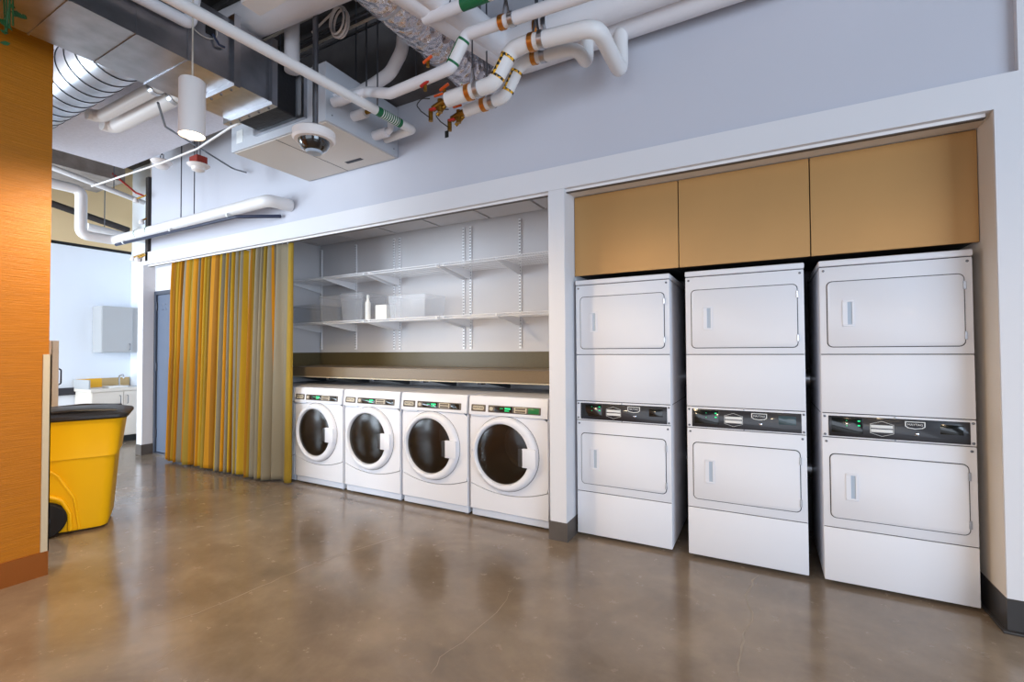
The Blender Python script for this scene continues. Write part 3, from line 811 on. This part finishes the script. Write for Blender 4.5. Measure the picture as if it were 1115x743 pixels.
# ================================================================== ceiling services
def pipe(name, lab, cat, pts, r, m, fil=.08, n=16, group=None):
    base = Vector(pts[0]); t = thing(name, lab, cat, base, group)
    MB().tube([Vector(p)-base for p in pts], r, n, fil).build('pipe', m, t)
    return t
def sleeve(t, a, b, r, m, name, n=16):
    base = t.location
    return MB().tube([Vector(a)-base, Vector(b)-base], r, n).build(name, m, t)
def lerp(a, b, t): return Vector(a).lerp(Vector(b), t)
def up(p, z=CEIL): return Vector((p.x, p.y, z))
def hanger_rod(t, p, dz=0):
    base = t.location
    MB().tube([Vector(p)-base+Vector((0,0,dz)), Vector((p.x, p.y, CEIL))-base], .006, 6).build('hanger_rod', 'rod', t)
def clamp(t, p, d, r):
    d = Vector(d).normalized(); base = t.location
    for s in (-.04, .025):
        MB().tube([p+d*s-base, p+d*(s+.032)-base], r+.006, 18).build('clamp_band', 'clamp_copper' if s < 0 else 'steel', t)
    MB().tube([p+Vector((-.02,0,r))-base, p+Vector((0,0,r+.10))-base], .008, 6).tube([p+Vector((.02,0,r))-base, p+Vector((0,0,r+.10))-base], .008, 6).build('clevis', 'steel', t)
    hanger_rod(t, p, r+.09)

# rectangular sheet-metal duct with flanges
DX0, DX1, DZ0, DZ1 = -3.345, -2.80, 3.25, 3.68
t = thing('sheet_metal_duct', 'large rectangular galvanised duct under the ceiling at the left', 'duct', (DX0, -4.4, DZ0))
ys = [-4.4, -3.0, -2.16, -1.86, -1.585, -1.29, -1.0]
dwid, dht = DX1-DX0, DZ1-DZ0
for a, b in zip(ys, ys[1:]):
    bx('duct_section', 'galv', 0, dwid, a+4.4+.002, b+4.4-.002, 0, dht, t)
for y, th in ((-2.16, .004), (-1.86, .003), (-1.585, .003)):
    MB().box(-.005, dwid+.005, y+4.4-th, y+4.4+th, -.006, dht+.005).build('seam_strip', 'galv', t)
for y in (-1.29, -1.012):
    yy = y+4.4
    f = MB().box(-.035, dwid+.035, yy-.022, yy+.022, -.035, 0).box(-.035, dwid+.035, yy-.022, yy+.022, dht, dht+.035).box(-.035, 0, yy-.022, yy+.022, 0, dht).box(dwid, dwid+.035, yy-.022, yy+.022, 0, dht).build('flange', 'steel', t)
    for k in range(5): MB().lathe([(.008, 0), (.008, .008)], 8, Matrix.Translation((.03+k*.12, yy, -.043))).build('bolt', 'rod', f)
ac = MB().box(dwid, dwid+.004, 2.92, 2.98, .24, .30).build('access_hole', 'black', t)
MB().tube([(dwid+.01, 2.90+.075*math.cos(a)*1.2, .27+.07*math.sin(a)) for a in [i*PI/9 for i in range(18)]], .003, 6, closed=True).build('wire_loop', 'wire_tan', ac)
MB().tube([(dwid+.01, 2.96, .25), (dwid+.03, 2.99, .19), (dwid+.02, 3.03, .20)], .008, 6).build('connector', 'mirror_blue', ac)

# fan-coil unit on the wall
t = thing('fan_coil_unit', 'big pale metal fan-coil box mounted against the upper wall', 'air handler', (-3.72, -.77, 3.154))
bx('casing', 'grey_blue', 0, 1.21, 0, .80, 0, .455, t, .004, 1)
bx('bottom_panel', 'unit_warm_bounce', .02, 1.19, .02, .78, -.006, 0, t)  # underside tinted beige to paint in warm bounced light
bx('panel_seam', 'seam', .585, .59, .02, .78, -.0075, -.006, t)
bx('bottom_slot', 'seam', .72, .92, .62, .66, -.0078, -.006, t)
MB().box(.36, 1.0, -.03, 0, .06, .09).box(.36, 1.0, -.03, 0, .42, .45).box(.36, .39, -.03, 0, .09, .42).box(.97, 1.0, -.03, 0, .09, .42).build('inlet_frame', 'galv', t)
MB().box(.42, .90, -.24, -.02, .085, .48, .01, 1).build('flexible_collar', 'flex_black', t)
bx('rating_label', 'label_white', .08, .17, -.002, 0, .06, .17, t)
for x, y in ((1.16, .06), (1.16, .74)): MB().lathe([(.006, 0), (.006, .003)], 8, Matrix.Translation((1.21, y, .06)) @ Matrix.Rotation(PI/2, 4, 'Y')).build('screw', 'rod', t)
for x in (.1, 1.1): MB().tube([(x, .4, .45), (x, .4, CEIL-3.154)], .006, 6).build('hanger_rod', 'rod', t)

# pipes leaving the right side of the fan-coil unit
fx = -2.51
u1 = at(362, 112, 'X', fx); u2 = at(385, 127, 'X', fx); u3 = at(408, 148, 'X', fx)
q = [u1, at(400, 100, 'Y', -.62), at(425, 102, 'Y', -.75), at(466, 85, 'Y', -.80), at(491, 74, 'Y', -.80), at(508, 38, 'Y', -.80), at(524, 32, 'Y', -.80), at(560, 20, 'Y', -.80), at(650, -10, 'Y', -.80)]
t = pipe('insulated_pipe', 'white insulated pipe with a green label rising past the foil duct', 'pipe', q, .036, 'pipe_white', .05)
a, b = lerp(q[4], q[5], .12), lerp(q[4], q[5], .85); sleeve(t, a, b, .0372, 'pipe_smooth', 'label')
for f0 in (.12, .78): sleeve(t, lerp(q[4], q[5], f0), lerp(q[4], q[5], f0+.07), 0.0380, 'label_green', 'label_band')
sleeve(t, lerp(a, b, 0)+Vector((-.022,-.026,0)), lerp(a, b, 1)+Vector((-.022,-.026,0)), .009, 'label_green', 'label_stripe', 8)
clamp(t, lerp(q[6], q[7], .75), q[7]-q[6], .036)
q = [u1+Vector((0,.03,.03)), at(395, 100, 'Y', -.36), at(425, 80, 'Y', -.36), at(438, 55, 'Y', -.36), at(440, 20, 'Y', -.36)]
t = pipe('insulated_pipe', 'white curved pipe bending up from the fan-coil unit behind the foil duct', 'pipe', q, .05, 'pipe_white', .16)
t = thing('pipe_stub', 'short white capped stub on the fan-coil side, upper one', 'pipe', u2, 'stubs on the fan-coil side')
MB().tube([(0,0,0), (.14, .0, .0)], .04, 16).build('sleeve', 'pipe_white', t); MB().tube([(.13,0,.0), (.19,0,.0)], .018, 8).build('valve', 'brass', t)
t = thing('pipe_stub', 'short white elbow stub low on the fan-coil side', 'pipe', u3, 'stubs on the fan-coil side')
MB().tube([(0,0,0), (.14, .0, .0)], .04, 16).build('sleeve', 'pipe_white', t)
MB().tube([(.10,0,0), (.18,0,0), (.18,0,.10)], .025, 12, .03).build('elbow', 'pipe_white', t); MB().tube([(.18,0,.09), (.18,0,.13)], .012, 8).build('valve', 'brass', t)

# long white drain pipe crossing to the fan-coil unit
zp = 3.238; e1 = at(448, 141, 'Z', zp); s1 = at(190, 0, 'Z', zp); far_ = s1+(s1-e1)*.5
ret = at(418, 151, 'X', fx)
t = pipe('drain_pipe', 'long straight white pipe with green label crossing above the lamp', 'pipe', [far_, e1, Vector((e1.x-.03, e1.y+.04, ret.z)), Vector((fx, ret.y+.02, ret.z))], .034, 'pipe_smooth', .04, 18)
for f0, f1, m, rr in ((.30, .43, 'label_green', .0352),):
    a, b = at(412, 119, 'Z', zp), at(437, 134, 'Z', zp); a = lerp(far_, e1, 1-(e1-a).length/(e1-far_).length); b = lerp(far_, e1, 1-(e1-b).length/(e1-far_).length)
    sl = sleeve(t, a, b, rr, m, 'label', 18)
    mm = MB()
    d_ = (b-a)
    for k in range(9):
        p0 = a+d_*(.14+k*.082); 
        mm.tube([p0+Vector((0, 0, 0))-t.location, p0+d_*.045-t.location], .0358, 18)
    MB().tube([lerp(a, b, .14)-t.location, lerp(a, b, .86)-t.location], .0356, 18).build('label_print', 'label_white', t)
    mm.build('label_print', 'label_green', t)
hp = lerp(far_, e1, .86); hanger_rod(t, hp, .03)

# foil duct
fe = at(524, 86, 'Y', .03); fs = at(426, -6, 'Z', fe.z); fs2 = fs+(fs-fe)*.6
fm = thing('foil_duct', 'round foil-wrapped insulated duct running into the upper wall', 'duct', fs2)
pts = [lerp(fs2, fe, k/40)-fs2 for k in range(41)]
rn = random.Random(3)
o = MB().tube(pts, [.16+rn.uniform(-.008, .008) for _ in pts], 28).build('jacket', 'foil', fm)
for k in (14, 27): MB().tube([pts[k], pts[k]+(pts[k+1]-pts[k])*.5], .170, 28).build('strap', 'steel', fm)
# big insulated mains
y1 = -.30; c1 = at(545, 52, 'Y', y1); e_ = at(690, -12, 'Y', y1); zc = c1.z
b1 = at(470, -10, 'Z', zc); b1 = b1+(b1-c1)*.8
t = pipe('insulated_main', 'thick white insulated main bending along the wall, front one', 'pipe', [b1, c1, Vector((e_.x+1.5, y1, zc+.03))], .10, 'pipe_white', .16, 24)
clamp(t, Vector((c1.x+.34, y1, zc)), (1,0,0), .10)
y2 = -.12; c2 = at(560, 70, 'Y', y2); b2 = at(438, -12, 'Z', c2.z); b2 = b2+(b2-c2)*.6
t = pipe('insulated_main', 'thick white insulated main behind the yellow labelled pipes', 'pipe', [b2, c2, Vector((c2.x+2.6, y2, c2.z+.035))], .088, 'pipe_white', .16, 24)
# twin pipes with yellow labels
def labelled(q, r, lab, drop, topz):
    k = len(q)-1; e = q[-1]; X = e.x
    tp = at(*drop, 'X', X); tp = Vector((X, tp.y, e.z))
    path = q+[tp, Vector((X, tp.y, topz))]
    t = pipe('labelled_pipe', lab, 'pipe', path, r, 'pipe_smooth', .09, 20, 'pipes with yellow tape labels')
    a, b = q[1], q[2]
    for f0 in (.16, .74): sleeve(t, lerp(a, b, f0), lerp(a, b, f0+.07), r+.002, 'tape_yellow', 'label_band', 22)
    ax = (b-a).normalized(); off = (Vector(CAM)-a).normalized()*.8+Vector((-.75, 0, .0))
    off = (off-ax*off.dot(ax)).normalized()*(r*.66)
    base = t.location
    MB().tube([lerp(a, b, .2)+off-base, lerp(a, b, .78)+off-base], r*.42, 10).build('label_stripe', 'tape_yellow', t)
    clamp(t, lerp(q[0], q[1], .55), q[1]-q[0], r); clamp(t, lerp(q[3], q[4], .12), q[4]-q[3], r)
    return t
ya = -.65
qa = [at(487, 109, 'Y', ya), at(538, 91, 'Y', ya), at(557, 54, 'Y', ya), at(575, 47, 'Y', ya), at(650, 29, 'Y', ya)]
labelled(qa, .048, 'upper white pipe with yellow tape label and a long right-hand drop', (676, 77), 3.62)
yb = -.45
qb = [at(507, 121, 'Y', yb), at(550, 106, 'Y', yb), at(566, 71, 'Y', yb), at(580, 63, 'Y', yb), at(628, 52, 'Y', yb)]
labelled(qb, .040, 'lower white pipe with yellow tape label and a short elbow', (640, 74), 3.62)
# valve clusters at the ends of the labelled pipes
for q0, lab, k in ((qa[0], 'brass valve cluster with orange handles on the upper labelled pipe', 0), (qb[0], 'brass valve cluster on the lower labelled pipe', 1)):
    t = thing('valve_cluster', lab, 'valve', q0, 'brass valves on the pipes')
    MB().tube([(0,0,0), (-.05, 0, -.01), (-.12, .0, -.03)], .022, 10).tube([(-.06,0,.02), (-.06, 0, -.07)], .018, 10).tube([(-.14,0,-.03), (-.14, 0, -.11)], .016, 10).tube([(-.03,.02,-.02),(-.10,.02,-.07)], .013, 8).build('valve_body', 'brass', t)
    MB().box(-.09, -.015, -.035, -.02, .028, .042, .004, 1).build('lever', 'valve_orange', t)
    MB().box(-.125, -.075, -.045, -.02, -.06, -.045, .004, 1).build('lever', 'valve_red', t)
    MB().tube([(-.14, -.02, -.09+.0), (-.20, -.03, -.04), (-.25, -.02, .02), (-.22, 0, .07), (-.15, 0, .05)], .004, 6, .03).build('hose', 'cable_dark', t)
    if k: MB().box(-.16, -.128, -.03, -.028, -.17, -.12).build('tag', 'black', t)
for px, py, Y, lab in ((466, 68, -.79, 'orange lever valve above the insulated pipe'), (484, 98, -.66, 'orange lever valve beside the labelled pipes'), (463, 94, -.80, 'red lever valve below the insulated pipe')):
    p_ = at(px, py, 'Y', Y); t = thing('lever_valve', lab, 'valve', p_)
    MB().tube([(0,0,-.03), (0,0,.02)], .012, 8).build('stem', 'brass', t)
    MB().tube([(-.03,-.01,.0), (.04,-.01,.025)], .010, 8).build('lever', 'valve_red' if 'red' in lab else 'valve_orange', t)

# pipe from the top middle with a green label
q = [at(462, 21, 'Y', -.9), at(490, 11, 'Y', -.9), at(520, -2, 'Y', -.9), at(560, -16, 'Y', -.9)]
t = pipe('insulated_pipe', 'pale pipe with a green label over the foil duct at the top edge', 'pipe', q, .035, 'pipe_white', .05)
sleeve(t, lerp(q[1], q[2], .45), lerp(q[2], q[3], .3), .0362, 'label_green', 'label'); hanger_rod(t, q[1], .03)
# fat pipes above the drain pipe
q = [at(150, -6, 'Z', 3.62), at(300, 25, 'Z', 3.62), at(360, -8, 'Z', 3.62)]
q = [at(318, 78, 'X', -2.75), at(318, 10, 'X', -2.75), at(318, -30, 'X', -2.75)]
pipe('riser_pipe', 'vertical white riser beside the flexible collar', 'pipe', q, .055, 'pipe_white', .03, 18)
a = at(255, 30, 'Z', 3.83); b = at(352, -14, 'Z', 3.83)
pipe('insulated_main', 'fat white insulated main above the drain pipe', 'pipe', [a+(a-b)*.9, b+(b-a)*.8], .12, 'pipe_white', .03, 24)
a = at(150, -4, 'X', -2.745); b = at(207, 26, 'X', -2.745)
pipe('insulated_pipe', 'short white pipe with elbow over the sheet-metal duct', 'pipe', [a+(a-b)*.6, b, b+Vector((0, .06, .5))], .036, 'pipe_white', .05, 16)
a = at(225, -8, 'Z', 3.55); b = at(290, 8, 'Z', 3.55)
t = bx('junction_box', 'pipe_smooth', 0, .30, 0, .12, 0, .10, None, .004, 1); t.location = at(262, 4, 'Z', 3.42); tag(t, 'small white junction box near the top edge', 'box')

# spiral duct and two white pipes at the left
sd = thing('spiral_duct', 'shiny round spiral duct behind the rectangular duct', 'duct', (-3.36, -1.66, 3.50))
MB().tube([(0,0,0), (-3.4,0,0)], .185, 36).build('pipe', 'galv', sd)
for k in range(22):
    x = -.05-k*.15; MB().tube([(x,0,0), (x-.008,0,0)], .189, 36).build('rib', 'dark_steel', sd)
for y_, z_, x0, x1, r, lab in ((-1.30, 3.50, -3.75, -4.75, .05, 'white pipe with a steel collar under the ceiling raft, front one'), (-1.14, 3.52, -3.78, -4.9, .066, 'white pipe with a steel collar under the ceiling raft, rear one')):
    t = pipe('insulated_pipe', lab, 'pipe', [(x0+.4, y_, z_), (x1, y_, z_), (x1-.06, y_-.04, z_), (x1-.06, y_-.09, z_)], r, 'pipe_smooth', .06, 18)
    sleeve(t, (x0-.06, y_, z_), (x0-.11, y_, z_), r+.006, 'steel', 'collar', 20)
o = MB().lathe([(.045, 0), (.045, .006)], 24).build('sprinkler_cover', 'lamp_white'); p_ = at(134, 136, 'Z', 3.694); o.location = p_; tag(o, 'round white cover plate on the ceiling raft', 'cover')

# pipe along the header at the left, with the thin dark conduit under it
yp = -.2; l0 = at(125, 262, 'Y', yp); l1 = at(293, 217, 'Y', yp)
zz = l0.z
g1 = at(88, 249, 'X', l0.x); g2 = at(88, 207, 'X', l0.x); g3 = at(45, 197, 'X', l0.x)
t = pipe('riser_pipe', 'large white pipe with dropped loop running along above the header', 'pipe', [g3, Vector((g1.x, g1.y, g2.z)), Vector((g1.x, g1.y, zz)), l0, Vector((l1.x, yp, l0.z+.02)), Vector((l1.x+.03, .03, l0.z+.02))], .062, 'pipe_smooth', .09, 18)
for px in (166, 184): sleeve(t, at(px, 250, 'Y', yp)*0+lerp(l0, l1, (px-125)/168*.8), lerp(l0, l1, (px-125)/168*.8+.004), .0635, 'label_green', 'label_band')
for px in (184, 202):
    p_ = lerp(l0, Vector((l1.x, yp, l0.z)), {184: .50, 202: .585}[px]); hanger_rod(t, p_, .06)
t = pipe('conduit', 'thin dark blue conduit strapped under the large white pipe', 'conduit', [l0+Vector((.12, -.03, -.078)), l1+Vector((-.5, -.03, -.085+(l0.z-l1.z))), l1+Vector((-.1, .2, -.08+(l0.z-l1.z)))], .019, 'mirror_blue', .03, 12)
for f0 in (.1, .45, .8): sleeve(t, lerp(l0, l1, f0)+Vector((0,-.03,-.075)), lerp(l0, l1, f0+.008)+Vector((0,-.03,-.075)), .027, 'label_white', 'strap', 12)
h1 = at(57, 222, 'X', -8.7); h2 = at(140, 251, 'X', -8.7)
pipe('conduit', 'dark pipe across the beige band of the far room', 'conduit', [h1+(h1-h2)*1.2, h2], .05, 'cable_dark', .03, 12)
h1 = at(100, 199, 'X', -7.6); h2 = at(157, 221, 'X', -7.6)
t = pipe('conduit', 'thin white pipe high in the far room', 'conduit', [h1+(h1-h2)*1.6, h2], .036, 'pipe_smooth', .03, 12); hanger_rod(t, lerp(h1, h2, .4), .03)
h1 = at(95, 247, 'X', -7.9); h2 = at(140, 258, 'X', -7.9)
t = pipe('conduit', 'lower white pipe behind the dropped loop', 'conduit', [h1, h2, Vector((h2.x, .66, h2.z))], .055, 'pipe_smooth', .03, 12); hanger_rod(t, lerp(h1, h2, .4), .05)
# steel post with small fittings at the left end of the upper wall
b0 = at(158, 284, 'Y', -.02)
t = thing('pipe_post', 'dark steel strut with small white spotlights at the wall corner', 'strut', (b0.x, .0, b0.z))
bx('strut', 'cable_dark', -.05, .02, 0, .05, 0, 1.15, t)
for dx, dz in ((-.28, .02), (-.16, .0), (-.06, .5), (-.22, .82)):
    MB().lathe([(.03, 0), (.035, .03), (.02, .06)], 14, Matrix.Translation((dx, -.04, dz))).build('spot', 'lamp_white', t)
    MB().tube([(dx, -.04, dz+.05), (-.01, .02, dz+.10)], .012, 8).build('arm', 'brass', t)
pipe('conduit', 'red cable looping under the concrete beam', 'cable', [at(112, 180, 'Y', -.1), at(130, 195, 'Y', -.1), at(148, 210, 'Y', -.1), at(156, 213, 'Y', -.1)], .012, 'red_cable', .1, 8)
pipe('conduit', 'white conduit slanting under the ceiling raft to the duct', 'conduit', [at(100, 203, 'Z', 3.25), at(175, 178, 'Z', 3.25), at(215, 162, 'Z', 3.25), at(252, 138, 'Z', 3.25), at(264, 133, 'Z', 3.25)], .0095, 'pipe_smooth', .1, 10)
pipe('conduit', 'grey cable crossing under the white conduit', 'conduit', [at(172, 112, 'Z', 3.3), at(180, 138, 'Z', 3.3), at(225, 166, 'Y', -.3), at(254, 184, 'Y', -.06), at(268, 188, 'Y', -.02)], .009, 'rod', .1, 8)
# device drops
t = thing('ceiling_speaker', 'white domed detector hanging at the end of thin rods', 'detector', at(176, 178, 'Y', -.35))
MB().lathe([(.10, .03), (.11, .02), (.10, .0), (.075, -.015), (.07, -.045), (.05, -.06), (.002, -.062)], 28).build('dome', 'lamp_white', t)
for dx in (-.03, .04): MB().tube([(dx, 0, .02), (dx, 0, .10)], .005, 6).build('rod', 'rod', t)
MB().tube([(0, 0, .10), (0, 0, CEIL-t.location.z)], .010, 8).build('stem', 'dark_steel', t)
t = thing('smoke_detector', 'white smoke detector under a dark red mounting box', 'detector', at(216, 182, 'Y', -.62))
bx('box', 'red_box', -.07, .07, -.05, .05, .025, .10, t, .004, 1)
MB().lathe([(.09, .025), (.10, .02), (.09, .005), (.06, -.005), (.055, -.035), (.035, -.045), (.002, -.046)], 28).build('dome', 'lamp_white', t)
for dx in (-.03, .03): MB().tube([(dx, 0, .10), (dx, 0, CEIL-t.location.z)], .005, 6).build('rod', 'rod', t)
# camera dome on its pole
p_ = deep(342, 152, 3.25)
t = thing('security_camera', 'white dome security camera hanging on a grey pole', 'camera', p_)
MB().lathe([(.024, .066), (.126, .06), (.142, .048), (.142, .0), (.130, -.014), (.108, -.017)], 36).build('housing', 'lamp_white', t)
MB().lathe([(.106, -.012), (.102, -.036), (.082, -.07), (.048, -.089), (.002, -.096)], 36).build('dome', 'dome_dark', t)
MB().lathe([(.06, -.072), (.062, -.077), (.048, -.098), (.002, -.101)], 24).build('lens_ring', 'insul_blue', t)
MB().tube([(.012, 0, .05), (.012, 0, CEIL-p_.z)], .019, 12).build('pole', 'rod', t)
# wall/ceiling odds and ends seen in the dark gap
p_ = at(369, 24, 'Y', -.75)
t = thing('cable_coil', 'coil of white cable hanging in the dark ceiling gap', 'cable', p_)
for k, (s, o_) in enumerate(((1, 0), (.93, .012), (.86, -.01))):
    MB().tube([(s*.085*math.cos(a), o_*2, s*.115*math.sin(a)) for a in [i*PI/14 for i in range(28)]], .008, 8, closed=True).build('loop', 'lamp_white', t)
MB().tube([(-.03, 0, .11), (-.30, 0, .02)], .008, 8).tube([(0, 0, .115), (.12, 0, .24)], .008, 8).build('tail', 'lamp_white', t)
for k in range(6):
    y_ = -.95+k*.10; z_ = 3.95+.04*(k % 3)
    pipe('conduit', ['first', 'second', 'third', 'fourth', 'fifth', 'sixth'][k]+' thin conduit from the front in the dark ceiling gap', 'conduit', [(-4.2, y_, z_), (-.4, y_, z_)], .011, 'rod' if k % 2 else 'wire_tan', .03, 8)
for px, Y, lab in ((399, -.5, 'thin steel rod hanging left of the foil duct'), (453, -.3, 'thin steel rod hanging below the foil duct')):
    p_ = at(px, 100 if px < 420 else 88, 'Y', Y); t = pipe('hanger_rod', lab, 'rod', [p_, up(p_)], .007, 'rod', .03, 8)
    MB().lathe([(.014, -.02), (.014, .0), (.008, .012)], 10).build('nut', 'brass', t)

# ================================================================== pendant lamps
def pendant(p, lab, power):
    t = thing('pendant_lamp', lab, 'lamp', p, 'white cylinder pendant lamps')
    MB().lathe([(.062, .012), (.067, .006), (.070, .0), (.071, .33), (.066, .34), (.002, .342)], 36, None, False, True).build('cylinder', 'lamp_white', t)
    MB().lathe([(.0615, .004), (.002, .0041)], 32, None, False, True).build('lens', 'lamp_glow', t)
    MB().tube([(0, 0, .34), (0, 0, CEIL-p[2])], .005, 8).build('cable', 'wire_tan', t)
    d = bpy.data.lights.new('lamp_light', 'SPOT'); d.energy = power; d.color = (1, .76, .47); d.spot_size = math.radians(174); d.spot_blend = .45; d.shadow_soft_size = .06
    lo = bpy.data.objects.new('lamp_light', d); COL.objects.link(lo); lo.parent = t; lo.location = (0, 0, -.03)
    return t
LP = deep(209, 148, 2.83)
pendant(LP, 'white cylinder pendant lamp glowing below the sheet-metal duct', 135)
pendant(Vector((-.9, -2.3, LP.z)), 'unseen white pendant lamp added above the middle of the room', 45)  # this and the next pendants are unseen, added for warm room light
pendant(Vector((1.6, -2.6, LP.z)), 'unseen white pendant lamp added above the right of the room', 25)
pendant(Vector((-2.0, -5.2, LP.z)), 'unseen white pendant lamp added behind the viewer on the left', 80)
pendant(Vector((1.2, -5.6, LP.z)), 'unseen white pendant lamp added behind the viewer on the right', 80)

# ================================================================== trailing plant at the top left
p_ = deep(8, 14, 2.0)
t = thing('trailing_plant', 'trailing green plant hanging into the top left corner', 'plant', p_)
rp = random.Random(5)
for k in range(5):
    x = rp.uniform(-.05, .05)
    MB().tube([(x, 0, .30), (x+rp.uniform(-.03, .03), 0, .1), (x+rp.uniform(-.03, .03), 0, -.08)], .003, 5).build('vine', 'leaf', t)
for k in range(16):
    c = Vector((rp.uniform(-.08, .06), rp.uniform(-.03, .03), rp.uniform(-.10, .18))); a = rp.uniform(0, 6.28); b = rp.uniform(-.6, .6); L_ = rp.uniform(.03, .05)
    l = MB(); M = Matrix.Translation(c) @ Matrix.Rotation(a, 4, 'Z') @ Matrix.Rotation(b, 4, 'Y') @ Matrix.Rotation(PI/2, 4, 'X')
    pts = [(0, 0, 0), (L_*.4, L_*.3, .004), (L_*.8, L_*.22, .006), (L_*1.2, 0, 0), (L_*.8, -L_*.22, .006), (L_*.4, -L_*.3, .004)]
    l.prism([M @ Vector(q_) for q_ in pts], (0, .001, .0005)); l.build('leaf', 'leaf', t)
bx('planter', 'black', -.4, .1, -.1, .1, .28, .45, t)
